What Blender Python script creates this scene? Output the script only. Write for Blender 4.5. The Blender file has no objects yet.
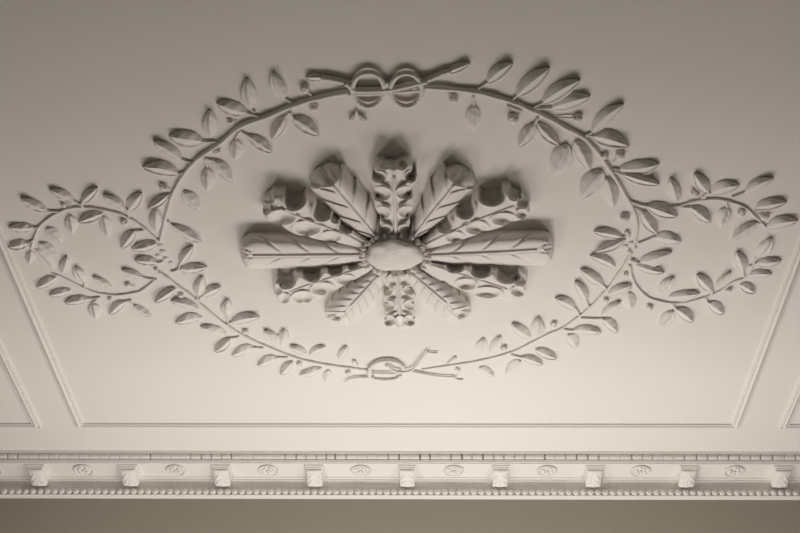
import bpy, bmesh, math, random
from mathutils import Vector, Matrix

random.seed(7)
scene = bpy.context.scene
W, H = 800.0, 533.0

# ------------------------------------------------------------------ camera
F = 1428.0                       # focal length in pixels
PITCH = math.radians(34.3)
YAW = math.radians(1.45)         # turned slightly to the left of the wall's normal
ROLL = math.radians(0.75)
CAM = Vector((0.0, 0.0, 1.5))
fwd = Vector((-math.sin(YAW) * math.cos(PITCH), math.cos(YAW) * math.cos(PITCH), math.sin(PITCH)))
right0 = Vector((math.cos(YAW), math.sin(YAW), 0.0))
up0 = right0.cross(fwd)
right = right0 * math.cos(ROLL) + up0 * math.sin(ROLL)
up = up0 * math.cos(ROLL) - right0 * math.sin(ROLL)
cam_data = bpy.data.cameras.new('camera')
cam_data.sensor_width = 36.0
cam_data.lens = 36.0 * F / W
cam_data.clip_start = 0.05
cam = bpy.data.objects.new('camera', cam_data)
scene.collection.objects.link(cam)
M3 = Matrix((right, up, -fwd)).transposed()
cam.matrix_world = Matrix.Translation(CAM) @ M3.to_4x4()
scene.camera = cam

# ------------------------------------------------------------------ light, world, exposure
CEIL = 3.8
WALL_Y = 4.68
world = bpy.data.worlds.new('world')
scene.world = world
world.use_nodes = True
wb = world.node_tree.nodes['Background']
wb.inputs[0].default_value = (0.80, 0.86, 1.0, 1)
wb.inputs[1].default_value = 0.6
# three soft lamps stand in a row in front of the far wall, below the picture
for lx, le in ((-1.0, 25.0), (0.05, 37.0), (1.02, 22.5)):
    ld = bpy.data.lights.new('uplight', 'POINT')
    ld.energy = le
    ld.shadow_soft_size = 0.32
    ld.color = (1.0, 0.955, 0.915)
    lamp = bpy.data.objects.new('uplight', ld)
    lamp.location = (lx, 4.24, 2.50)
    scene.collection.objects.link(lamp)
vs = scene.view_settings
vs.view_transform = 'Standard'
vs.look = 'None'
vs.exposure = 0.0
vs.gamma = 1.0
vs.use_curve_mapping = False

# ------------------------------------------------------------------ helpers
def P(u, v, d=0.0):
    """Point at depth d under the ceiling seen at photo pixel (u, v)."""
    r = fwd * F + right * (u - W / 2) + up * (H / 2 - v)
    return CAM + r * ((CEIL - d - CAM.z) / r.z)

def at_y(u, v, y):
    r = fwd * F + right * (u - W / 2) + up * (H / 2 - v)
    return CAM + r * ((y - CAM.y) / r.y)

def link(name, verts, faces, mat, parent=None, smooth=True, split=None):
    me = bpy.data.meshes.new(name)
    me.from_pydata([tuple(Vector(p)) for p in verts], [], faces)
    bm = bmesh.new(); bm.from_mesh(me)
    bmesh.ops.recalc_face_normals(bm, faces=bm.faces[:])
    bm.to_mesh(me); bm.free()
    if smooth:
        for p in me.polygons: p.use_smooth = True
    me.materials.append(mat)
    ob = bpy.data.objects.new(name, me)
    scene.collection.objects.link(ob)
    if parent is not None:
        setpar(ob, parent)
    return ob

WORLD = {}
def setpar(ob, parent):
    ob.parent = parent
    ob.matrix_parent_inverse = Matrix.Translation(-WORLD.get(parent.name, Vector((0, 0, 0))))

def thing(name, label, cat, loc, group=None):
    o = bpy.data.objects.new(name, None)
    scene.collection.objects.link(o)
    o.empty_display_size = 0.03
    o.location = loc
    o['label'] = label; o['category'] = cat
    if group: o['group'] = group
    WORLD[o.name] = Vector(loc)
    return o

def struct(ob):
    ob['kind'] = 'structure'
    return ob

class MB:
    def __init__(s): s.v = []; s.f = []
    def add(s, verts, faces):
        n = len(s.v); s.v += [Vector(p) for p in verts]; s.f += [tuple(i + n for i in f) for f in faces]
    def box(s, x0, x1, y0, y1, z0, z1):
        s.add([(x0,y0,z0),(x1,y0,z0),(x1,y1,z0),(x0,y1,z0),(x0,y0,z1),(x1,y0,z1),(x1,y1,z1),(x0,y1,z1)],
              [(0,3,2,1),(4,5,6,7),(0,1,5,4),(1,2,6,5),(2,3,7,6),(3,0,4,7)])
    def tube(s, pts, rad, n=8, cap=True):
        pts = [Vector(p) for p in pts]
        rings = []
        prev = None
        for i, p in enumerate(pts):
            t = (pts[min(i + 1, len(pts) - 1)] - pts[max(i - 1, 0)]).normalized()
            a = Vector((0, 0, 1)) - t * t.z
            if a.length < 0.05: a = Vector((0, 1, 0)) - t * t.y
            a.normalize(); b = t.cross(a)
            r = rad[i] if hasattr(rad, '__len__') else rad
            rings.append([p + (a * math.cos(q) + b * math.sin(q)) * r for q in [2 * math.pi * k / n for k in range(n)]])
        v = [p for rg in rings for p in rg]
        f = []
        for i in range(len(pts) - 1):
            for k in range(n):
                f.append((i*n+k, i*n+(k+1) % n, (i+1)*n+(k+1) % n, (i+1)*n+k))
        if cap:
            f.append(tuple(range(n))); f.append(tuple(range((len(pts)-1)*n, len(pts)*n)))
        s.add(v, f)
    def ball(s, c, rx, ry, rz, nu=14, nv=8):
        c = Vector(c); v = []; f = []
        for j in range(nv + 1):
            a = math.pi * j / nv
            for i in range(nu):
                b = 2 * math.pi * i / nu
                v.append(c + Vector((rx*math.sin(a)*math.cos(b), ry*math.sin(a)*math.sin(b), rz*math.cos(a))))
        for j in range(nv):
            for i in range(nu):
                f.append((j*nu+i, j*nu+(i+1) % nu, (j+1)*nu+(i+1) % nu, (j+1)*nu+i))
        s.add(v, f)
    def build(s, name, mat, parent=None, smooth=True):
        return link(name, s.v, s.f, mat, parent, smooth)

def spline(pts, n=6):
    """Catmull-Rom through a list of tuples."""
    out = []
    m = len(pts)
    for i in range(m - 1):
        p0, p1, p2, p3 = pts[max(i-1, 0)], pts[i], pts[i+1], pts[min(i+2, m-1)]
        for k in range(n):
            t = k / n
            out.append(tuple(0.5*((2*b) + (c-a)*t + (2*a-5*b+4*c-d)*t*t + (3*b-a-3*c+d)*t**3) for a, b, c, d in zip(p0, p1, p2, p3)))
    out.append(tuple(pts[-1]))
    return out

def resample(pts, n):
    L = [0.0]
    for a, b in zip(pts, pts[1:]): L.append(L[-1] + math.dist(a, b))
    out = []; j = 0
    for i in range(n + 1):
        q = L[-1] * i / n
        while j < len(pts) - 2 and L[j+1] < q: j += 1
        t = (q - L[j]) / max(L[j+1] - L[j], 1e-9)
        out.append(tuple(a + (b - a) * t for a, b in zip(pts[j], pts[j+1])))
    return out

# ------------------------------------------------------------------ materials
def paint(name, col, rough=0.6, bump=0.15, scale=60.0, mottling=0.03):
    m = bpy.data.materials.new(name); m.use_nodes = True
    nt = m.node_tree; b = nt.nodes['Principled BSDF']
    b.inputs['Roughness'].default_value = rough
    b.inputs['Specular IOR Level'].default_value = 0.25
    tc = nt.nodes.new('ShaderNodeTexCoord')
    n1 = nt.nodes.new('ShaderNodeTexNoise'); n1.inputs['Scale'].default_value = scale; n1.inputs['Detail'].default_value = 4
    n2 = nt.nodes.new('ShaderNodeTexNoise'); n2.inputs['Scale'].default_value = 2.2; n2.inputs['Detail'].default_value = 5
    geo = nt.nodes.new('ShaderNodeNewGeometry')
    nt.links.new(geo.outputs['Position'], n1.inputs['Vector'])
    nt.links.new(geo.outputs['Position'], n2.inputs['Vector'])
    mix = nt.nodes.new('ShaderNodeMix'); mix.data_type = 'RGBA'
    mix.inputs['A'].default_value = (*[c * (1 - mottling) for c in col], 1)
    mix.inputs['B'].default_value = (*[min(1, c * (1 + mottling)) for c in col], 1)
    nt.links.new(n2.outputs['Fac'], mix.inputs['Factor'])
    nt.links.new(mix.outputs['Result'], b.inputs['Base Color'])
    bp = nt.nodes.new('ShaderNodeBump'); bp.inputs['Strength'].default_value = bump; bp.inputs['Distance'].default_value = 0.004
    nt.links.new(n1.outputs['Fac'], bp.inputs['Height'])
    bp2 = nt.nodes.new('ShaderNodeBump'); bp2.inputs['Strength'].default_value = bump; bp2.inputs['Distance'].default_value = 0.02
    nt.links.new(n2.outputs['Fac'], bp2.inputs['Height'])
    nt.links.new(bp2.outputs['Normal'], bp.inputs['Normal'])
    nt.links.new(bp.outputs['Normal'], b.inputs['Normal'])
    return m

WHITE = (0.80, 0.765, 0.728)
m_ceil = paint('ceiling_paint', WHITE, 0.65, 0.16, 9.0, 0.02)
m_plaster = paint('painted_plaster', WHITE, 0.5, 0.22, 110.0, 0.02)
m_wall = paint('taupe_wall_paint', (0.33, 0.30, 0.245), 0.7, 0.05, 40.0, 0.02)
m_side = paint('pale_wall_paint', (0.36, 0.335, 0.30), 0.7, 0.05, 40.0, 0.02)
m_floor = paint('oak_floor', (0.40, 0.36, 0.31), 0.45, 0.05, 20.0, 0.1)

# ------------------------------------------------------------------ room shell
RX0, RX1, RY0 = -3.6, 3.8, -1.6
mb = MB(); mb.box(RX0-.1, RX1+.1, RY0-.1, WALL_Y+.2, CEIL, CEIL+.1); struct(mb.build('ceiling', m_ceil, smooth=False))
mb = MB(); mb.box(RX0-.1, RX1+.1, RY0-.1, WALL_Y+.2, -.1, 0); struct(mb.build('floor', m_floor, smooth=False))
mb = MB(); mb.box(RX0-.1, RX0, RY0, WALL_Y, 0, CEIL); struct(mb.build('wall_left', m_side, smooth=False))
mb = MB(); mb.box(RX1, RX1+.1, RY0, WALL_Y, 0, CEIL); struct(mb.build('wall_right', m_side, smooth=False))
mb = MB(); mb.box(RX0-.1, RX1+.1, RY0-.1, RY0, 0, CEIL); struct(mb.build('wall_front', m_side, smooth=False))
mb = MB(); mb.box(RX0-.1, RX1+.1, WALL_Y, WALL_Y+.2, 0, CEIL); struct(mb.build('wall_back', m_wall, smooth=False))

# ------------------------------------------------------------------ ceiling panel mouldings
def frame_loop(name, corners, profile):
    """Sweep a profile (offset outwards, depth) round a rectangle (x0, x1, y0, y1)."""
    x0, x1, y0, y1 = corners
    v = []; f = []; n = len(profile)
    for sx, sy, cx, cy in ((-1, -1, x0, y0), (1, -1, x1, y0), (1, 1, x1, y1), (-1, 1, x0, y1)):
        for o, d in profile: v.append((cx + sx*o, cy + sy*o, CEIL - d))
    for k in range(4):
        a, b = k*n, ((k+1) % 4)*n
        for i in range(n - 1): f.append((a+i, b+i, b+i+1, a+i+1))
    return struct(link(name, v, f, m_ceil, None, False))
PROF = [(-.0145,-.001),(-.014,.0065),(-.0095,.007),(-.0085,.002),(-.005,.010),(0,.013),(.0045,.0115),(.006,.003),(.0095,.003),(.010,.007),(.0135,.0065),(.014,-.001)]
pl = P(79, 425.5, .008); pr = P(736.5, 425.5, .008)
x_l, x_r, y_far = pl.x, pr.x, (pl.y + pr.y) / 2 + P(400, 427.3).y - P(400, 425.5).y
frame_loop('trim_1', (x_l, x_r, 1.2, y_far), PROF)
x_l2 = P(36, 426, .008).x; x_r2 = P(785, 426, .008).x
frame_loop('trim_2', (x_l2 - 1.6, x_l2, 1.2, y_far), PROF)
frame_loop('trim_3', (x_r2, x_r2 + 1.6, 1.2, y_far), PROF)

# ------------------------------------------------------------------ cornice
def zat(y, v): return at_y(400, v, y).z
Y0 = P(400, 451.3).y
SOFF = zat(Y0 + .017, 463.6)               # height of the soffit
def run(name, prof, mat):
    v = []; f = []; n = len(prof)
    for x in (RX0, RX1):
        for y, z in prof: v.append((x, y, z))
    for i in range(n - 1): f.append((i, i+1, n+i+1, n+i))
    return struct(link(name, v, f, mat, None, False))
bead_y, bead_z = 4.655, zat(4.655, 492.2)
run('trim_4', [(Y0-.003, CEIL+.001), (Y0-.003, zat(Y0-.003, 451.9)), (Y0+.001, zat(Y0+.001, 452.2)), (Y0+.001, zat(Y0+.001, 453.5)), (Y0+.004, zat(Y0+.004, 453.9)),
               (Y0+.032, zat(Y0+.032, 454.2)), (Y0+.032, zat(Y0+.032, 459.5)), (Y0+.011, zat(Y0+.011, 459.7)), (Y0+.0115, zat(Y0+.0115, 462.1)),
               (Y0+.017, zat(Y0+.017, 462.5)), (Y0+.017, SOFF), (4.650, SOFF), (4.650, SOFF-.004), (4.656, SOFF-.006), (4.656, SOFF-.011),
               (4.664, SOFF-.013), (4.666, SOFF-.024), (4.664, SOFF-.034), (4.664, bead_z-.0105),
               (4.652, bead_z-.0112), (4.652, bead_z-.0145), (4.681, bead_z-.0155)], m_plaster)
# carved strip under the ceiling: a run of small tongues, some of the gaps between them open and dark
open_at = [7,17,150,190,201,211,221,231,285,296,306,316,326,335,346,388,399,420,430,451,462,472,483,494,504,515,525,545,566,577,588,599,632,643,653,685,697,708,718,729,740,751,761,773,785,796]
mb = MB()
ys = Y0 + .0065
def carve_x(u): return at_y(u, 456.7, ys).x
xs = carve_x(-60); step = (carve_x(796) - carve_x(190)) / 57.5
gaps = sorted([(carve_x(u), random.uniform(.0020, .0046)) for u in open_at])
edges = [RX0] + [g for g, w in gaps] + [RX1]
ww = [0] + [w for g, w in gaps] + [0]
for i in range(len(edges) - 1):
    a, b = edges[i] + ww[i]/2, edges[i+1] - ww[i+1]/2
    n = max(1, round((b - a) / step)); seg = (b - a) / n
    for k in range(n):
        c0, c1 = a + seg*k, a + seg*(k+1)
        e = .00015 if k else 0
        nn = 6
        v = []; f = []
        for j in range(nn + 1):
            t = j / nn; x = c0 + e + (c1 - c0 - e) * t
            bul = .0010 - .0010 * (1 - math.sin(math.pi * t) ** .5) * (1 if (k == 0 and t < .5) or (k == n-1 and t > .5) else .1)
            for dy, row in ((.030, 454.3), (.005, 454.3), (.0065 - bul, 456.7), (.010 - bul*.5, 459.2), (.030, 459.4)):
                yy = Y0 + dy; zz = zat(yy, row)
                v.append((x, yy, zz))
        for j in range(nn):
            for q in range(4): f.append((j*5+q, j*5+q+1, (j+1)*5+q+1, (j+1)*5+q))
        f.append((0,1,2,3,4)); f.append(tuple(nn*5+q for q in range(5)))
        mb.add(v, f)
struct(mb.build('trim_5', m_plaster))

# bead-and-fillet row
bl = thing('bead_moulding', 'long row of round white beads running along the bottom edge of the cornice', 'moulding', (0, 4.66, bead_z))
mb = MB(); mb.box(RX0, RX1, 4.6575, 4.668, bead_z-.0105, bead_z+.0095); mb.build('backing_strip', m_plaster, bl, False)
bx0 = at_y(-3, 492, bead_y).x; bx1 = at_y(803, 493, bead_y).x
nb = 112; sp = (bx1 - bx0) / (nb - 1)
proto = None
extra = MB()
for i in range(-85, nb + 85):
    x = bx0 + sp * i
    if not RX0 < x < RX1: continue
    if not (6 <= i < 106):
        extra.ball((x, bead_y, bead_z), sp*.475, .0085, .0115); continue
    if proto is None:
        q = MB(); q.ball((0, 0, 0), sp*.475, .0085, .0115)
        o = q.build('bead', m_plaster); proto = o
    else:
        o = proto.copy(); scene.collection.objects.link(o)
    o.location = (x, bead_y, bead_z)
    s_ = random.uniform(.93, 1.04); o.scale = (s_, 1, random.uniform(.94, 1.04))
    setpar(o, bl)
e = extra.build('bead_run', m_plaster, bl); e['kind'] = 'stuff'

# scroll brackets under the soffit
ordn = ['first','second','third','fourth','fifth','sixth','seventh','eighth','ninth']
br_px = [37.5,129,220,311.5,404,496.5,590,685.5,781]
bxs = [at_y(u, 474, 4.60).x for u in br_px]
bsp = (bxs[-1] - bxs[0]) / 8
bxs = [bxs[0] + bsp*i for i in range(9)]
def bracket_parts(root):
    a = MB(); wv = .0325
    a.box(-wv, wv, -.060, .052, -.007, .001); a.box(-wv+.005, wv-.005, -.055, .052, -.013, -.006)
    a.build('cap', m_plaster, root, False)
    # curved body: side profile (y, z) from the front under the cap down and back to the wall
    prof = [(y, -.011 + (z+.011)*.82) for y, z in [(-.045,-.011),(-.050,-.018),(-.047,-.026),(-.036,-.030),(-.020,-.031),(-.002,-.035),(.014,-.042),(.026,-.047),(.036,-.046),(.044,-.038),(.048,-.028),(.060,-.024)]]
    prof = spline(prof, 3); hw = .0262
    v = []; f = []; n = len(prof)
    cols = [(-hw,0),(-hw,.002),(-hw+.002,.0),(0,-.0015),(hw-.002,0),(hw,.002),(hw,0)]
    for ix, (x, dz) in enumerate(cols):
        for (y, z) in prof:
            if ix in (0, 6): v.append((x, y, max(z, -.011) if z > -.011 else -.008))
            else: v.append((x, y, z + dz))
    m = len(cols)
    for i in range(m - 1):
        for j in range(n - 1): f.append((i*n+j, i*n+j+1, (i+1)*n+j+1, (i+1)*n+j))
    body = link('scroll_body', v, f, m_plaster, root, True)
    # carved acanthus leaf on the underside: a midrib and two rows of lobes
    lf = MB()
    def under(y):
        for (a0, b0), (a1, b1) in zip(prof, prof[1:]):
            if a0 <= y <= a1: return b0 + (b1 - b0) * (y - a0) / max(a1 - a0, 1e-6)
        return prof[-1][1]
    lf.tube([(0, y, under(y) + .0006) for y in [-.040 + .075*k/8 for k in range(9)]], [.0022 + .0002*k for k in range(9)], 6)
    for y, ln, rr in ((-.036, .030, 1.0), (-.004, .022, .8)):
        for sx in (-1, 1):
            pts = []
            for q in range(11):
                t = q / 10; yy = y + ln*math.sin(t*1.9)
                pts.append((sx*(.003 + .0165*math.sin(t*1.75)), yy, under(yy) + .0012 - .002*math.sin(math.pi*t)))
            lf.tube(pts, [rr*r for r in (.0018,.0028,.0036,.0042,.0046,.0048,.0048,.0046,.0044,.004,.003)], 8)
    lf.build('carved_leaf', m_plaster, body)
    return root
for i, x in enumerate(bxs):
    t = thing('cornice_bracket', '%s white scroll bracket from the left end under the cornice' % ordn[i] if i < 8 else 'white scroll bracket at the far right end under the cornice',
              'bracket', (x, 4.61, SOFF), 'scroll brackets along the cornice')
    if i == 0:
        WORLD[t.name] = Vector((0, 0, 0))
        bracket_parts(t); first = t
        for ch in list(t.children_recursive):
            ch.matrix_parent_inverse = Matrix()
    else:
        for ch in first.children:
            c = ch.copy(); scene.collection.objects.link(c); c.parent = t
            for g in ch.children:
                d = g.copy(); scene.collection.objects.link(d); d.parent = c

# flower roundels on the soffit between the brackets
for i in range(9):
    x = bxs[0] + bsp * (i - .5)
    lab = ('worn carved flower roundel at the far left, before the first bracket' if i == 0 else
           'carved oval flower roundel on the soffit between the %s and %s brackets' % (ordn[i-1], ordn[i]))
    t = thing('flower_roundel', lab, 'carved flower', (x, 4.595, SOFF), 'flower roundels along the cornice')
    c = Vector((x, 4.597, SOFF))
    rg = MB(); n = 26
    wear = random.uniform(.3, .9)
    rg.tube([c + Vector((.033*math.cos(a), .043*math.sin(a), -.001 - .004*(0.5 - 0.5*math.sin(a)))) for a in [2*math.pi*k/n for k in range(n+1)]], .0034, 6)
    rg.build('rim', m_plaster, t)
    for k in range(6):
        a = 2*math.pi*k/6 + .3 + random.uniform(-.15, .15)
        pt = MB(); pt.ball(c + Vector((.0155*math.cos(a), .021*math.sin(a), -.002)), .0085, .0110, .0065 * random.uniform(.7, 1.1), 10, 6)
        pt.build('petal', m_plaster, t)
    b = MB(); b.ball(c + Vector((0, 0, -.004)), .006, .008, .006, 10, 6); b.build('flower_centre', m_plaster, t)

# ------------------------------------------------------------------ laurel branches
def laurel_leaf(root, b, t, w, stalk=None, low=1.0, root_d=.006):
    """b, t: base and tip in photo pixels, w: seen width. The blade is creased along its midrib, thick, raised at the tip."""
    ns, nt = 18, 16
    b = (b[0], b[1] + 1.6); t = (t[0], t[1] + 1.9)
    if stalk: stalk = (stalk[0], stalk[1] + 1.2)
    ax = (t[0]-b[0], t[1]-b[1]); L = math.hypot(*ax); ax = (ax[0]/L, ax[1]/L); px = (-ax[1], ax[0])
    real = (P(*t) - P(*b)).length
    hh = (.0085 + .090 * real) * low * random.uniform(.85, 1.12)
    bend = random.uniform(-.05, .05) * L
    peak = random.uniform(.80, .95); skew = random.uniform(-.06, .06)
    rim = random.uniform(.20, .30); hollow = random.uniform(.75, 1.0)
    sm = lambda x: (lambda t: t*t*(3-2*t))(max(0, min(1, x)))
    verts = []; faces = []
    for i in range(ns + 1):
        s = i / ns
        hw = w / 2 * (math.sin(math.pi * s ** peak) ** .74 if 0 < s < 1 else 0) * 1.03 + .12
        lift = .50 + .55 * math.sin(min(1, s * 1.15) * math.pi * .62)
        for j in range(nt + 1):
            q = -1 + 2 * j / nt
            a = abs(q)
            ridge = 1 - a / .14 * .14 if a < .14 else None
            e = (a - .14) / .86
            convex = ridge if ridge is not None else .86 - .14*math.sin(e*math.pi) * .3 - (.86 - rim * .5) * e ** 1.7
            trough = ridge if ridge is not None else .86 - .50*sm(e/.45) + .24*sm((e-.45)/.40) - .12*sm((e-.88)/.12)
            side = .5 + .5 * max(-1, min(1, (px[1] if q > 0 else -px[1]) * 1.8))     # 1: the half turned to the far wall
            prof = convex + (trough - convex) * (.08 + .92 * side ** 1.8) * hollow
            low_rim = rim * (.35 + .65 * side)
            prof = low_rim + (prof - low_rim) * min(1, (hw - .12) / (w * .25))
            u = b[0] + ax[0]*L*s + px[0]*(hw*(q + skew*(1-a)) + bend*math.sin(math.pi*s))
            v = b[1] + ax[1]*L*s + px[1]*(hw*(q + skew*(1-a)) + bend*math.sin(math.pi*s))
            d = hh * lift * prof + .0005 * math.sin(s * 19 + q * 3 + bend)
            verts.append(P(u, v, max(.0015, d)))
    m = nt + 1
    for i in range(ns):
        for j in range(nt): faces.append((i*m+j, i*m+j+1, (i+1)*m+j+1, (i+1)*m+j))
    # thickness: the rim goes back to the ceiling
    rimidx = [i*m for i in range(ns+1)] + [ns*m+j for j in range(1, nt+1)] + [i*m+nt for i in range(ns-1, -1, -1)] + [j for j in range(nt-1, 0, -1)]
    cx = sum((verts[k] for k in rimidx), Vector()) / len(rimidx)
    base = len(verts)
    for k in rimidx: verts.append(verts[k].copy())
    base2 = len(verts)
    for k in rimidx:
        p = verts[k].copy(); p += (cx - p) * .04; p.z = CEIL + .0008; verts.append(p)
    r = len(rimidx)
    for k in range(r): faces.append((base+k, base+(k+1) % r, base2+(k+1) % r, base2+k))
    ob = link('leaf', verts, faces, m_plaster, root)
    if stalk:
        s = MB()
        mid = ((b[0]+stalk[0])/2 + random.uniform(-.4, .4), (b[1]+stalk[1])/2 + .3)
        pts = spline([stalk, mid, b, (b[0]+ax[0]*L*.12, b[1]+ax[1]*L*.12)], 4)
        k = len(pts) - 1
        s.tube([P(x, y, .003 + .002*i/k) for i, (x, y) in enumerate(pts)], [.0036 - .0012*i/k for i in range(k+1)], 7)
        s.build('stalk', m_plaster, ob)
    return ob

def berry(root, x, y, r, stalk=None):
    """r: seen radius in pixels; a small cluster head with a dimple."""
    y += 1.2
    s = MB(); rr = r / 350.0
    s.ball(P(x, y, rr*.40), rr, rr*1.2, rr*.85, 12, 8)
    for k in range(3):
        a = random.uniform(0, 6.28)
        s.ball(P(x + r*.5*math.cos(a), y + r*.4*math.sin(a), rr*.75), rr*.48, rr*.55, rr*.45, 8, 6)
    if stalk:
        s.tube([P(*stalk, .004), P((stalk[0]+x)/2, (stalk[1]+y)/2, .006), P(x, y, rr*.4)], .0022, 6)
    s.build('berry', m_plaster, root)

def stem(root, pts, r0, r1, name='stem'):
    q = [(x, y + 1.2) for x, y in spline(pts, 7)]; n = len(q) - 1
    s = MB()
    rad = []
    ph = random.uniform(0, 6)
    for i in range(n + 1):
        rad.append((r0 + (r1 - r0)*i/n) * (1 + .10*math.sin(i*.9 + ph) + .05*math.sin(i*2.3)))
    s.tube([P(x, y, rad[i]*.75) for i, (x, y) in enumerate(q)], rad, 10)
    s.build(name, m_plaster, root)

K = 100 / 533.0
def C(ox, oy, k=K):
    return lambda *a: tuple(((ox if i % 2 == 0 else oy) + c*k) for i, c in enumerate(a))

BR = {}
def branch(key, label, pts, r0, r1):
    mid = pts[len(pts)//2]
    t = thing('laurel_branch', label, 'plaster foliage', P(*mid), 'laurel branches of the ceiling wreath')
    BR[key] = t
    stem(t, pts, r0, r1)
    return t

branch('UL', 'long plaster laurel branch curving along the upper left of the oval wreath',
       [(159.7,240.4),(162.5,229),(165.4,217),(172,194.4),(182,175.7),(191.3,163.5),(200.7,155),(220,142),(240.7,125),(266,115.5),(295,103.5),(319.4,96.3),(343.8,91.3),(356,90)], .0038, .0085)
branch('DL', 'plaster laurel branch curving along the lower left of the oval wreath',
       [(155.5,267.5),(158.5,271),(165,275),(178,285.3),(188,292),(202.5,305.3),(225,323),(243.8,334.6),(264,344.2),(292,355.3),(308.8,360),(327,363.5),(345,366),(368.5,369)], .0052, .0040)
branch('UR', 'long plaster laurel branch curving along the upper right of the oval wreath',
       [(412,85.5),(440,86.6),(472,89.9),(492.5,94.6),(515,101.5),(529,107.5),(547.5,115.9),(566,126.5),(580.8,134),(594,146.5),(607,164),(618,181),(628.5,199),(634,210),(637,223),(635,240)], .0078, .0042)
branch('DR', 'plaster laurel branch curving along the lower right of the oval wreath',
       [(635,240),(629,256),(620,270.6),(607,288.5),(590,306),(578.8,315.7),(562,327.2),(551.3,331.5),(534.4,340),(512,350.7),(483.8,358.5),(465,362),(450,364.2),(422,368.3)], .0044, .0034)
branch('LU', 'thin plaster laurel twig arching over the top of the small left loop',
       [(158,240),(145.7,228.2),(132.5,218.8),(119.4,212.4),(104.4,208.7),(92,206.6),(80.7,205.8),(71,206.8),(61.9,209.4),(48.8,216.9),(39.4,225.3),(34.7,235.7),(31,247)], .0040, .0034)
branch('LL', 'thin plaster laurel twig closing the bottom of the small left loop',
       [(156,278),(142.5,288.8),(135,291.2),(118,293.8),(105,292.8),(95,291),(82,285.7),(68.8,279),(57.5,273.8),(52,272.5)], .0036, .0028)
branch('RU', 'thin plaster laurel twig arching over the top of the small right loop',
       [(628.5,199),(637,202.5),(646,204.4),(660,206),(677,205),(692.5,200.3),(704,198.3),(717,197.8),(730,200.3),(745,206),(756.3,216.3),(765.7,225.7)], .0044, .0034)
branch('RL', 'thin plaster laurel twig closing the bottom of the small right loop',
       [(629.7,263.8),(631,272),(634.4,281.5),(641,290),(650.6,297),(669.4,301.6),(681,301.4),(692,299.7),(710.7,294),(723.8,287.5),(733,280.8),(746.3,275.3),(753.8,261.3)], .0040, .0032)

for key, spots in (('DL', [(160,246),(163,252),(158,256),(166,259),(171,263),(161,262)]), ('DR', [(628,237),(632,244),(626,247),(630,252),(634,248)])):
    for (x, y) in spots:
        s = MB(); r = random.uniform(.006, .011)
        s.ball(P(x, y, .001), r*1.2, r*1.5, r*.42, 10, 6)
        s.build('broken_joint', m_plaster, BR[key])

def L(key, c, base, tip, w, st=None, low=1.0):
    b = c(*base); t = c(*tip)
    k = c(1, 0)[0] - c(0, 0)[0]
    laurel_leaf(BR[key], b, t, w * k, c(*st) if st else None, low)
def B(key, c, pt, r, st=None):
    k = c(1, 0)[0] - c(0, 0)[0]
    berry(BR[key], *c(*pt), max(1.6, r * k), c(*st) if st else None)

c1 = C(0,170); c2 = C(20,235); c3 = C(80,170); c4 = C(90,240); c5 = C(135,110); c6 = C(150,200); c7 = C(165,265); c8 = C(190,60)
c9 = C(230,300); c10 = C(250,50); c11 = C(310,320,.15); c12 = C(440,40); c13 = C(510,50); c14 = C(560,90); c15 = C(590,150); c16 = C(580,200)
c17 = C(545,250); c18 = C(465,300); c19 = C(630,235); c20 = C(655,160); c21 = C(700,160); c22 = C(690,235); r7 = C(540,80,.3)
# left loop, upper twig
L('LU', c1, (255,210), (110,140), 58, (310,213)); L('LU', c1, (400,160), (262,95), 55, (440,185)); L('LU', c1, (435,165), (522,85), 60, (440,188))
L('LU', c1, (185,298), (45,297), 58, (210,297)); L('LU', c1, (150,380), (45,405), 58, (185,360)); L('LU', c1, (370,228), (385,330), 65, None, .8)
L('LU', c1, (245,300), (330,375), 62, None, .8); L('LU', c1, (205,380), (310,455), 55, None, .8); L('LU', c1, (552,222), (418,270), 60)
L('LU', c3, (125,235), (150,350), 58, None, .7); L('LU', c1, (165,420), (155,490), 50, None, .7); L('LU', c1, (190,412), (290,520), 58, None, .4)
L('LU', c3, (245,200), (122,125), 55, (265,240)); L('LU', c3, (258,205), (330,112), 75, (262,235)); L('LU', c3, (290,318), (220,410), 68, (345,312))
L('LU', c3, (415,380), (275,412), 62); L('LU', c3, (405,322), (408,192), 62)
B('LU', c1, (340,180), 15, (380,190)); B('LU', c3, (235,272), 20)
# left loop, lower twig
L('LL', c2, (195,215), (88,270), 62); L('LL', c2, (275,285), (155,312), 52); L('LL', c2, (370,330), (238,352), 52, (425,325)); L('LL', c2, (385,355), (405,440), 62, (425,325))
L('LL', c4, (185,320), (103,390), 58, (220,312)); L('LL', c2, (225,195), (250,105), 60); L('LL', c2, (345,245), (293,160), 55, (345,270)); L('LL', c2, (495,275), (386,212), 38)
L('LL', c4, (285,192), (168,150), 45, (345,203)); L('LL', c4, (230,340), (328,398), 48, (215,320))
B('LL', c2, (480,335), 15); B('LL', c4, (200,232), 17, (240,250))
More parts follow.
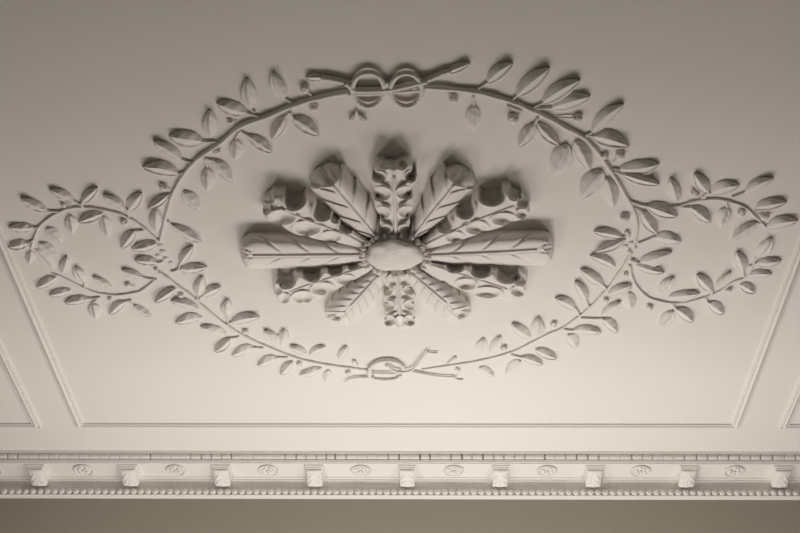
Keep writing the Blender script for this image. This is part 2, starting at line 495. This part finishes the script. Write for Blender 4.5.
# upper left
L('UL', c3, (470,125), (360,200), 50, (490,120)); L('UL', c5, (235,330), (40,295), 82, (270,320)); L('UL', c5, (250,255), (95,155), 62, (310,275)); L('UL', c5, (365,160), (180,130), 98, (430,160))
L('UL', c8, (110,400), (105,255), 75); L('UL', c5, (385,295), (385,425), 70, (375,250)); L('UL', c5, (420,260), (520,378), 75, (385,255)); L('UL', c5, (258,425), (348,528), 75, None, .8)
L('UL', c8, (310,275), (140,220), 85, (370,295)); L('UL', c8, (325,255), (305,85), 82, (345,270)); L('UL', c10, (185,250), (120,108), 78, (235,280)); L('UL', c8, (310,395), (440,485), 68, (265,370))
L('UL', c8, (245,410), (240,525), 70, (262,375)); L('UL', c10, (185,350), (115,470), 72, (210,325)); L('UL', c10, (230,355), (368,447), 85, (215,325))
B('UL', c3, (445,85), 22, (480,105)); B('UL', c5, (435,213), 20); B('UL', c8, (215,322), 15, (250,315)); B('UL', c10, (292,200), 22, (330,245)); B('UL', c10, (340,300), 22)
# lower left
L('DL', c3, (415,485), (290,473), 52, (440,480)); L('DL', c6, (115,125), (275,215), 62, (95,105)); L('DL', c6, (158,338), (230,238), 58, (150,358)); L('DL', c6, (150,362), (305,348), 60, (112,375))
L('DL', c7, (175,160), (200,50), 62, (172,190)); L('DL', c7, (195,160), (300,108), 60, (172,195)); L('DL', c7, (185,230), (30,183), 52, None); L('DL', c7, (200,270), (55,300), 62)
L('DL', c7, (330,362), (188,318), 62); L('DL', c7, (350,382), (265,455), 56, (395,375)); L('DL', c7, (330,265), (335,172), 60, (335,298)); L('DL', c7, (350,298), (505,268), 60, (330,312))
L('DL', c7, (480,432), (358,475), 62, (525,435)); L('DL', c4, (460,250), (345,325), 55); L('DL', c9, (262,298), (145,342), 60, (310,298)); L('DL', c9, (265,240), (180,152), 55)
L('DL', c9, (268,240), (290,145), 62); L('DL', c9, (410,280), (318,238), 46); L('DL', c9, (420,285), (510,238), 48); L('DL', c9, (335,320), (268,390), 56)
L('DL', c9, (490,355), (370,390), 50); L('DL', c11, (125,320), (105,405), 60, None, .7); L('DL', c11, (190,250), (245,162), 62)
B('DL', c6, (165,500), 18); B('DL', c7, (430,350), 18); B('DL', c9, (80,160), 18); B('DL', c9, (370,335), 18); B('DL', c11, (295,270), 18, (320,300)); B('DL', c11, (255,345), 22)
# upper right
L('UR', c12, (250,220), (390,112), 78, (185,262)); L('UR', c13, (30,240), (212,85), 92, (0,265)); L('UR', c12, (180,335), (175,472), 75, (180,290)); L('UR', c12, (355,345), (440,372), 28)
L('UR', c13, (170,275), (375,150), 88, (120,300)); L('UR', c13, (215,300), (430,235), 95, (115,303)); L('UR', c13, (130,385), (45,508), 78, (150,355)); L('UR', c13, (145,380), (265,498), 70)
L('UR', c14, (165,220), (340,65), 78, (140,230)); L('UR', c14, (170,235), (370,290), 95, (130,235)); L('UR', c14, (80,262), (160,420), 92); L('UR', r7, (90,207), (45,312), 72)
L('UR', c14, (310,415), (530,385), 90, (285,410)); L('UR', c14, (330,440), (530,495), 62, (290,425)); L('UR', r7, (210,297), (135,392), 68); L('UR', c15, (90,138), (125,300), 76)
L('UR', c15, (275,318), (360,440), 78, (238,300))
B('UR', c12, (72,308), 22, (45,275)); B('UR', c12, (390,412), 28, (400,385)); B('UR', c13, (360,355), 24, (250,360)); B('UR', c14, (320,340), 24, (285,392)); B('UR', c14, (240,345), 18); B('UR', c15, (185,352), 25)
# lower right
L('DR', c15, (345,455), (487,478), 78, (258,490)); L('DR', c15, (175,455), (18,425), 58, (215,440)); L('DR', c16, (245,200), (80,268), 55); L('DR', c16, (190,348), (53,288), 58)
L('DR', c16, (315,325), (490,268), 72, (285,320)); L('DR', c16, (300,338), (450,378), 58); L('DR', c17, (312,180), (188,93), 66, (330,208)); L('DR', c17, (222,265), (160,158), 62, (235,300))
L('DR', c17, (165,305), (53,248), 62, (185,345)); L('DR', c17, (335,228), (462,180), 58); L('DR', c17, (440,212), (462,308), 72, (455,195), .8); L('DR', c17, (298,340), (405,266), 52)
L('DR', c17, (305,358), (388,432), 62, (190,355)); L('DR', c17, (145,420), (302,430), 60, (100,415)); L('DR', c17, (120,440), (172,512), 72, None, .7)
L('DR', c18, (352,192), (248,118), 68); L('DR', c18, (375,198), (390,82), 70); L('DR', c18, (375,255), (490,305), 56); L('DR', c18, (298,297), (415,335), 52, (245,283))
L('DR', c18, (300,315), (213,387), 56, None, .8); L('DR', c18, (75,350), (155,397), 50, None, .9); L('DR', c18, (75,277), (102,193), 55, None, .8); L('DR', c18, (130,277), (190,182), 52, None, .9)
B('DR', c16, (238,88), 26); B('DR', c16, (250,168), 14); B('DR', c16, (268,272), 15); B('DR', c16, (285,318), 16); B('DR', c16, (245,390), 14); B('DR', c17, (325,262), 17); B('DR', c17, (45,388), 18)
B('DR', c18, (207,252), 20); B('DR', c18, (472,125), 20); B('DR', C(430,280,.2065), (120,372), 12, (85,405)); B('DR', C(430,280,.2065), (135,430), 14)
# right loop, upper twig
L('RU', c15, (300,288), (465,345), 82); L('RU', c15, (465,268), (428,140), 68); L('RU', c20, (285,162), (212,62), 78, (250,195)); L('RU', c20, (290,168), (450,125), 80, (262,195))
L('RU', c20, (195,245), (297,322), 74, (120,240)); L('RU', c20, (385,242), (350,350), 72, (375,210), .8); L('RU', c21, (305,325), (168,417), 62, (320,330)); L('RU', c21, (235,165), (393,88), 66, (170,192))
L('RU', c21, (292,245), (462,215), 66); L('RU', c21, (350,352), (522,315), 72)
B('RU', c20, (215,170), 24, (235,198)); B('RU', c20, (460,275), 22); B('RU', c21, (345,293), 24, (290,275))
# right loop, lower twig
L('RL', c22, (355,108), (437,6), 68, (340,140)); L('RL', c19, (150,305), (235,218), 58); L('RL', c19, (205,322), (372,303), 56); L('RL', c19, (240,395), (153,487), 62, (225,360), .8)
L('RL', c19, (245,385), (337,457), 68, (225,360)); L('RL', c19, (440,290), (356,203), 72, (430,312)); L('RL', c22, (135,262), (220,188), 36); L('RL', c22, (285,185), (248,80), 72, (285,215))
L('RL', c22, (350,142), (487,128), 60, (315,160)); L('RL', c22, (310,208), (437,200), 50); L('RL', c22, (265,255), (347,300), 62); L('RL', c22, (95,350), (182,412), 68, (85,330))
B('RL', c19, (105,380), 20); B('RL', c22, (205,285), 20, (180,290))

# ------------------------------------------------------------------ ribbon knots at the top and bottom of the oval
def strand(root, name, pts, r, d=.008, taper=None, flat=None, sub=None):
    q = [(x, y + 1.8) for x, y in spline(pts, 8)]; n = len(q) - 1; s = MB()
    rad = [r * (1 if not taper else 1 + (taper - 1)*i/n) * (1 + .05*math.sin(i*1.1)) for i in range(n+1)]
    dd = d if callable(d) else (lambda t: d)
    s.tube([P(x, y, dd(i/n)) for i, (x, y) in enumerate(q)], rad, 10)
    return s.build(name, m_plaster, sub or root)
top = thing('ribbon_knot', 'double ring plaster knot tying the two branches at the top of the wreath', 'plaster knot', P(387, 88))
for cx, cy, rx, ry in ((368.3, 87.5, 16.0, 17.0), (406.3, 87.8, 15.8, 16.6)):
    pts = [(cx + rx*math.cos(a), cy + ry*math.sin(a)) for a in [2*math.pi*k/16 + .01 for k in range(17)]]
    strand(top, 'ring', pts, .0068, .011)
strand(top, 'tie', [(345,81),(350,84),(354,88),(366,88.5),(388,87.5),(404,84.5),(421,80.5),(427,79)], .0078, .012)
strand(top, 'tie', [(348,92),(356,91.5),(372,91),(388,90),(408,88.5),(424,87)], .0072, .009)
strand(top, 'tie', [(386.5,80),(387,87),(388,94)], .005, .011)
q = strand(top, 'tail', [(348,81.5),(340,79),(330,77),(321,75.5)], .0075, .009)
laurel_leaf(q, (324,76.3), (305.5,76), 9.5)
q = strand(top, 'tail', [(421,79.5),(432,76),(442,71.5),(450,69)], .0078, .009, .85)
laurel_leaf(q, (445,71.5), (470.5,61.3), 9.5)
for a, b in (((356,112),(349,118.5)), ((357,112),(367,119)), ((356.5,115),(356.5,108))):
    laurel_leaf(top, a, b, 4.5)
bot = thing('ribbon_knot', 'single looped plaster knot tying the branch ends at the bottom of the wreath', 'plaster knot', P(387, 368))
strand(bot, 'loop', [(370,377),(369,370),(372,364),(379,360),(387,358.7),(395,359.8),(401,363.5),(404.5,367.5)], .0062, .010)
strand(bot, 'loop', [(386,363),(390,366.5),(396,369.5),(404,370),(411,368.5),(416,364.5),(422,356.5),(428,349.5)], .0052, .012, .6)
strand(bot, 'tail', [(427,350),(432,351),(438,351)], .003, .006)
strand(bot, 'tail', [(374,375.5),(362,375.6),(353,376.2),(345,380)], .0045, .007, .5)
strand(bot, 'tail', [(412,369.5),(424,372),(440,374.5),(457,375.3)], .0045, .007, .6)
strand(bot, 'tail', [(452,374.5),(457,377.5),(463,377.8)], .0025, .004)
strand(bot, 'tie', [(372,371.4),(384,371.6),(394,371.6),(402,370.5)], .0036, .008)
strand(bot, 'tie', [(374,377.2),(386,378.2),(396,377),(401,373.5)], .0038, .006)
strand(bot, 'tie', [(369,365),(370.5,371),(369.5,377.5)], .0045, .010)

# ------------------------------------------------------------------ the central rosette
ros = thing('ceiling_rosette', 'large round plaster rosette of twelve raised leaves inside the oval wreath', 'ceiling rosette', P(396, 255))

def relief_leaf(name, mid, left, rightl, hfun, ns=110, nt=44, rib=None, rib_r=.004, scal=(0, 0)):
    """mid: midrib polyline base -> tip; left / right: outlines base -> tip, in photo pixels; hfun(u, v, s, q) = depth under the ceiling."""
    M = resample(spline(mid, 8), ns); A = resample(spline(left, 8), ns); D = resample(spline(rightl, 8), ns)
    verts = []; faces = []
    for i in range(ns + 1):
        s = i / ns
        for j in range(nt + 1):
            q = -1 + 2*j/nt
            e = A[i] if q < 0 else D[i]
            a = abs(q)
            nsc, amp = scal
            if nsc: a *= 1 - amp * (1 - abs(math.sin(math.pi * nsc * s))) ** 2 * a
            u = M[i][0] + (e[0] - M[i][0]) * a; v = M[i][1] + (e[1] - M[i][1]) * a
            verts.append(P(u, v, max(.003, hfun(u, v, s, q))))
    m = nt + 1
    for i in range(ns):
        for j in range(nt): faces.append((i*m+j, i*m+j+1, (i+1)*m+j+1, (i+1)*m+j))
    rim = [i*m for i in range(ns+1)] + [ns*m+j for j in range(1, nt+1)] + [i*m+nt for i in range(ns-1, -1, -1)] + [j for j in range(nt-1, 0, -1)]
    cx = sum((verts[k] for k in rim), Vector()) / len(rim)
    b1 = len(verts); verts += [verts[k].copy() for k in rim]
    b2 = len(verts)
    for k in rim:
        p = verts[k].copy(); p += (cx - p) * .03; p.z = CEIL + .0008; verts.append(p)
    r = len(rim)
    for k in range(r): faces.append((b1+k, b1+(k+1) % r, b2+(k+1) % r, b2+k))
    ob = link(name, verts, faces, m_plaster, ros)
    if rib:
        R = resample(spline(rib, 8), 24)
        s = MB()
        # follow the surface
        MM = M
        pts = []
        for i, (x, y) in enumerate(R):
            k = min(range(ns+1), key=lambda z: (M[z][0]-x)**2 + (M[z][1]-y)**2)
            pts.append(P(x, y, hfun(x, y, k/ns, 0) + .0003))
        s.tube(pts, [rib_r * (1.15 - .4*i/24) for i in range(25)], 8)
        s.build('midrib', m_plaster, ob)
    return ob

def sstep(a, b, x):
    t = max(0, min(1, (x-a)/(b-a))); return t*t*(3-2*t)

def feather(h0, h1, nb, lip, tipmode, edge=.22, barb=.006, lean=.55, pw=2.6, tipd=.2, slash=False, back=False):
    def f(u, v, s, q):
        a = abs(q)
        Hh = h0 + (h1 - h0) * sstep(0, .8, s)
        ph = s*nb - lean*a*1.0
        saw = (ph - math.floor(ph))
        if back: saw = 1 - saw
        d = Hh * (1 - (1-edge) * a**pw)
        if slash: d -= barb * math.exp(-((min(saw, 1-saw))/.07)**2) * sstep(.12, .25, a) * (1 - sstep(.8, .95, a)) 
        else: d += barb * (sstep(0, .14, saw) * (1 - saw) * 1.6 - .5) * sstep(.05, .3, a) * (.45 + .6*a*a)
        d -= .002 * math.exp(-((a-.12)/.05)**2)
        if s > lip:
            t = (s - lip) / (1 - lip)
            if tipmode == 'roll':
                d = d * (1 - (1 - tipd) * t**1.3) + .007 * math.exp(-(t/.09)**2)
            elif tipmode == 'scoop':
                d = d + .006*math.exp(-(t/.1)**2) - .50*Hh*(sstep(0, .22, t) - .45*sstep(.62, .95, t))*(1 - .3*a)
        return d
    return f

def lobed(h0, h1, cups, tip=.25, edge=.60, upper=.40):
    """cups: (u, v, rx, ry, depth, open_top)"""
    def f(u, v, s, q):
        a = abs(q)
        Hh = h0 + (h1 - h0) * sstep(0, .75, s)
        eg, pw = (upper, 3.4) if q < 0 else (edge, 2.2)
        d = Hh * (1 - (1-eg) * a**pw)
        for (cx, cy, rx, ry, dep, op) in cups:
            dx = (u-cx)/rx; dy = (v-cy)/ry
            if op and dy < 0: dy *= .55
            e = math.sqrt(dx*dx + dy*dy)
            if e < 1: d -= .80 * dep * (1 - e**4) ** .7 if op else dep * (1 - e*e)
            elif e < 1.4: d += .006 * math.sin((e-1)/.4*math.pi) * (1 - .6*a**3)
        if s > .86: d *= 1 - (1 - tip) * ((s-.86)/.14)**1.4
        return d
    return f

def tiered(h0, h1, n, cups, amp, tip, back, edge=.35):
    """a leaf of stacked scalloped tiers on both sides of the midrib"""
    base = lobed(h0, h1, cups, tip, edge, edge)
    def f(u, v, s, q):
        a = abs(q)
        ph = s*n - .35*a*a + .25; saw = ph - math.floor(ph)
        if back: saw = 1 - saw
        g = sstep(0, .16, saw) * (1 - saw) * 1.5 - .45
        d = base(u, v, s, q) + amp * g * sstep(.08, .4, a) * (1 - sstep(.80, .9, s))
        return d + .004 * math.exp(-((a-.0)/.10)**2)
    return f

FE = 'feather_leaf'; AC = 'acanthus_leaf'
# left and right
relief_leaf(FE, [(370,254.5),(330,255),(285,255.3),(252,255.5),(241,252)], [(370,246),(342,241),(318,238.5),(300,236),(283,233.5),(262,232.5),(248,233.5),(241,241),(240.5,250)],
            [(368,261),(345,265.5),(315,268),(280,268.5),(252,268.5),(246,267.5),(241.5,258),(240.8,252)], feather(.032,.052,4.6,.93,'roll',.10,.005,.75,3.2,.4,True), rib=[(366,254.6),(330,255),(285,255.3),(253,255.5)])
relief_leaf(FE, [(420,255.5),(460,254),(500,252),(536,249.5),(553,248)], [(420,250),(440,243),(463,237),(489,232.5),(520,230.5),(545,231),(552,237),(553.5,246)],
            [(422,261),(450,264.5),(470,265.3),(500,265.5),(538,265.5),(549,262.5),(552.5,256),(553.3,249)], feather(.032,.052,4.6,.92,'roll',.10,.005,.75,3.2,.4,True), rib=[(424,255.3),(460,254),(500,252),(537,249.5)])
# upper diagonal pair
relief_leaf(FE, [(376,238),(355,212),(337,191),(328,178),(321,167)], [(366,237),(350,228),(333,211),(321,197),(311.5,189),(311,180),(313,172),(318,167)],
            [(384,232),(379,219),(370,199),(358,184),(347,172),(339,165),(329,162.5),(322,165.5)], feather(.036,.060,4.6,.74,'roll',.20,.010,.75,2.4,.10,False,True), rib=[(375,236),(355,212),(337,191),(329.5,181)])
relief_leaf(FE, [(413,238),(432,213),(446,196),(455,184),(468,170)], [(408,233),(412.5,221),(423,196),(432,179),(443,168.5),(455,164.5),(465,166.5)],
            [(420,237),(428,231),(444,218),(455,207.5),(465,195),(474,187),(475,179),(471,171)], feather(.036,.060,4.6,.76,'roll',.20,.010,.75,2.4,.10,False,True), rib=[(415,235),(432,213),(446,196),(454,185.5)])
# lower diagonal pair
relief_leaf(FE, [(380,274),(365,291),(350,307),(337,321)], [(368,274),(352,285),(338,294),(328,304),(325.5,313),(327,319),(333,321)],
            [(387,279),(382,288),(372,303),(362,315),(355,321.5),(347,325.5),(340,323)], feather(.036,.054,7.5,.80,'scoop',.30,.004,.6,2.4), rib=[(378,276),(365,291),(351,306)])
relief_leaf(FE, [(411,273),(428,288),(446,304),(462,319)], [(400,277),(408,286),(420,298),(430,307),(442,318),(452,323.5),(459,321.5)],
            [(420,269),(434,277),(447,285.5),(462,297),(470,306),(471,313),(466,318)], feather(.036,.054,7.5,.80,'scoop',.30,.004,.6,2.4), rib=[(413,275),(428,288),(446,303)])
# lobed leaves between them
relief_leaf(AC, [(368,246),(345,234.5),(310,221),(280,208.5),(264,203)], [(370,240),(354,230),(340,219),(325,206),(305,193.5),(290,190.5),(275,190.3),(266,193),(263,199)],
            [(362,250),(342,244),(318,239.5),(298,235),(280,226),(266,218),(262.5,211),(263,205)],
            lobed(.034,.054,[(294.5,198.5,10,10.5,.042,1),(322,212.5,8.5,8,.036,1),(346,227.5,7,6,.026,1),(335,219,4,4,.018,1),(282,217.5,12,6.5,.024,0),(307,228.5,12,6.5,.024,0),(331,237,9,5,.018,0),(269,199,5,5,.018,1),(266.5,209,4,5,.018,0)], .3), rib=[(364,244.5),(345,234.5),(310,221),(279,208)], scal=(4, .16))
relief_leaf(AC, [(424,246),(445,235),(475,221),(506,209),(528,201)], [(420,241),(436,229),(450,213),(465,202),(480,192),(495,186.5),(508,185.5),(520,190),(527,197)],
            [(428,250),(450,244),(467,238),(489,231),(511,223.5),(524,218),(530,210),(529.5,204)],
            lobed(.034,.054,[(492,196.5,12,8.5,.040,1),(465.5,210.5,8.5,8,.036,1),(444.5,226.5,7,6,.026,1),(515,194,6.5,6,.030,1),(523,203,5.5,5,.024,1),(522,214,5.5,4.5,.022,0),(504,219.5,11,5.5,.028,0),(476.5,228,10,6,.026,0),(455,237.5,8,5,.018,0)], .3), rib=[(426,244.5),(445,235),(475,221),(513,206)], scal=(4, .16))
relief_leaf(AC, [(370,265),(345,273),(315,282.5),(290,291.5),(277,297)], [(366,260),(352,263.5),(330,267),(305,271),(288,272),(277,274),(274,282),(273.5,291)],
            [(374,269),(357,278.5),(339,288),(321,298),(307,303.5),(294,304),(284,304.5),(278,301.5)],
            lobed(.030,.052,[(286,280,9.5,8,.036,1),(312,274,9,7,.034,1),(335,269.5,7.5,6,.026,1),(353,266,5,4,.018,1),(303,297.5,9.5,5.5,.024,0),(323,289,10,5.5,.024,0),(346,280,8,4.5,.018,0),(278.5,289,4,5,.018,0),(284,298.5,5,4.5,.018,0)], .4), rib=[(368,265.5),(345,273),(315,282.5),(290,291.5)], scal=(4, .16))
relief_leaf(AC, [(424,263),(445,269),(475,278.5),(505,288.5),(524,293)], [(420,259),(440,263.5),(460,265),(482,266),(500,270),(519,272.5),(526.5,278),(526,288)],
            [(420,268),(436,279),(457,288),(474,295.5),(495,299.5),(510,301.5),(520,299.5),(524.5,296)],
            lobed(.030,.052,[(481,271,9.5,6.5,.034,1),(508,276.5,11,6.5,.036,1),(455,267.5,8.5,5,.026,1),(520,281,6,4,.020,1),(518,291.5,6,4.5,.022,0),(487,293,12.5,5,.026,0),(466,284.5,9,5,.020,0)], .4), rib=[(428,264),(445,269),(475,278.5),(507,289)], scal=(4, .16))
relief_leaf(AC, [(395.5,238),(395.5,220),(394.5,200),(394,180),(394,160)], [(386,238),(380,226),(378,215),(374,203),(373.5,190),(371.5,180),(372,169),(379,162),(388,158.5)],
            [(405,238),(409.5,226),(411.5,213),(413,199),(412.5,188),(417.5,178),(414,168),(407,160),(398,157.5)],
            tiered(.036,.058,4.2,[(411,177,5.5,5.5,.028,0),(402,165,4.5,4.5,.016,0),(385,165,4.5,4,.014,0),(379,177,6.5,5,.014,0),(406,193,8.5,5.5,.013,0),(381,194,9,6,.012,0),(407,212,7.5,5,.012,0),(382,213,7,5.5,.012,0),(404,229,5,4,.012,0),(386,229,5,4,.012,0)],.011,.15,True,.5), rib=[(395.5,236),(395.5,220),(394.5,200),(394,176)], scal=(4, .24))
relief_leaf(AC, [(397,273),(398,288),(399,303),(400,317),(400,329)], [(387,273),(384,282),(386,290),(382.5,299),(385,308),(383,318),(386,326),(393,329)],
            [(408,273),(415,281),(413,290),(417,300),(413.5,309),(416.5,318),(413,326),(406,329)],
            tiered(.034,.052,4.2,[(389,321,5.5,5,.028,0),(400,322,5,5,.020,0),(410,321,5.5,5,.028,0),(411,305,6,4.5,.010,0),(388,306,6,4.5,.011,0),(410,290,6,4,.010,0),(387,291,5,4,.010,0)],.009,.5,False,.5), rib=[(397,275),(398,288),(399,303),(400,315)], scal=(4, .24))

# boss in the middle, its collar of small buds
mb = MB(); v = []; f = []; n = 48; rings = 14
for i in range(rings + 1):
    r = i / rings
    for k in range(n):
        a = 2*math.pi*k/n
        wob = 1 + .04*math.sin(3*a+1) + .03*math.sin(7*a)
        u = 394.5 + 28.5*r*wob*math.cos(a); vv = 255.5 + 15.5*r*wob*math.sin(a)
        d = .060 + .016*(1 - r**3.2) + .0014*math.sin(u*.21+1)*math.cos(vv*.37) + .0010*math.sin(u*.63+vv*.9)*math.sin(vv*.8)
        if r > .93: d = .050
        v.append(P(u, vv, d))
for i in range(rings):
    for k in range(n): f.append((i*n+k, i*n+(k+1) % n, (i+1)*n+(k+1) % n, (i+1)*n+k))
b = len(v)
for k in range(n): p = v[rings*n+k].copy(); p.z = CEIL; v.append(p)
for k in range(n): f.append((rings*n+k, rings*n+(k+1) % n, b+(k+1) % n, b+k))
link('boss', v, f, m_plaster, ros)
for k in range(26):
    a = 2*math.pi*(k + random.uniform(.2, .8))/26
    g = random.uniform(-2.5, 3.5)
    u = 394.5 + (33.0 + g)*math.cos(a); vv = 255.5 + (19 + g*.6)*math.sin(a)
    s = MB()
    z = random.uniform(.5, 1.1)
    c = P(u, vv, .046)
    t = P(u + 4*math.cos(a + random.uniform(-.6, .6)), vv + 3*math.sin(a), .043)
    s.tube([c + (c - t)*.6, c, (c + t)/2, t], [.004*z, .009*z, .008*z, .003*z], 9)
    if k % 2: s.ball(P(u - 2*math.sin(a), vv + 1.5*math.cos(a), .046), .006*z, .008*z, .006*z, 8, 6)
    s.build('bud', m_plaster, ros)
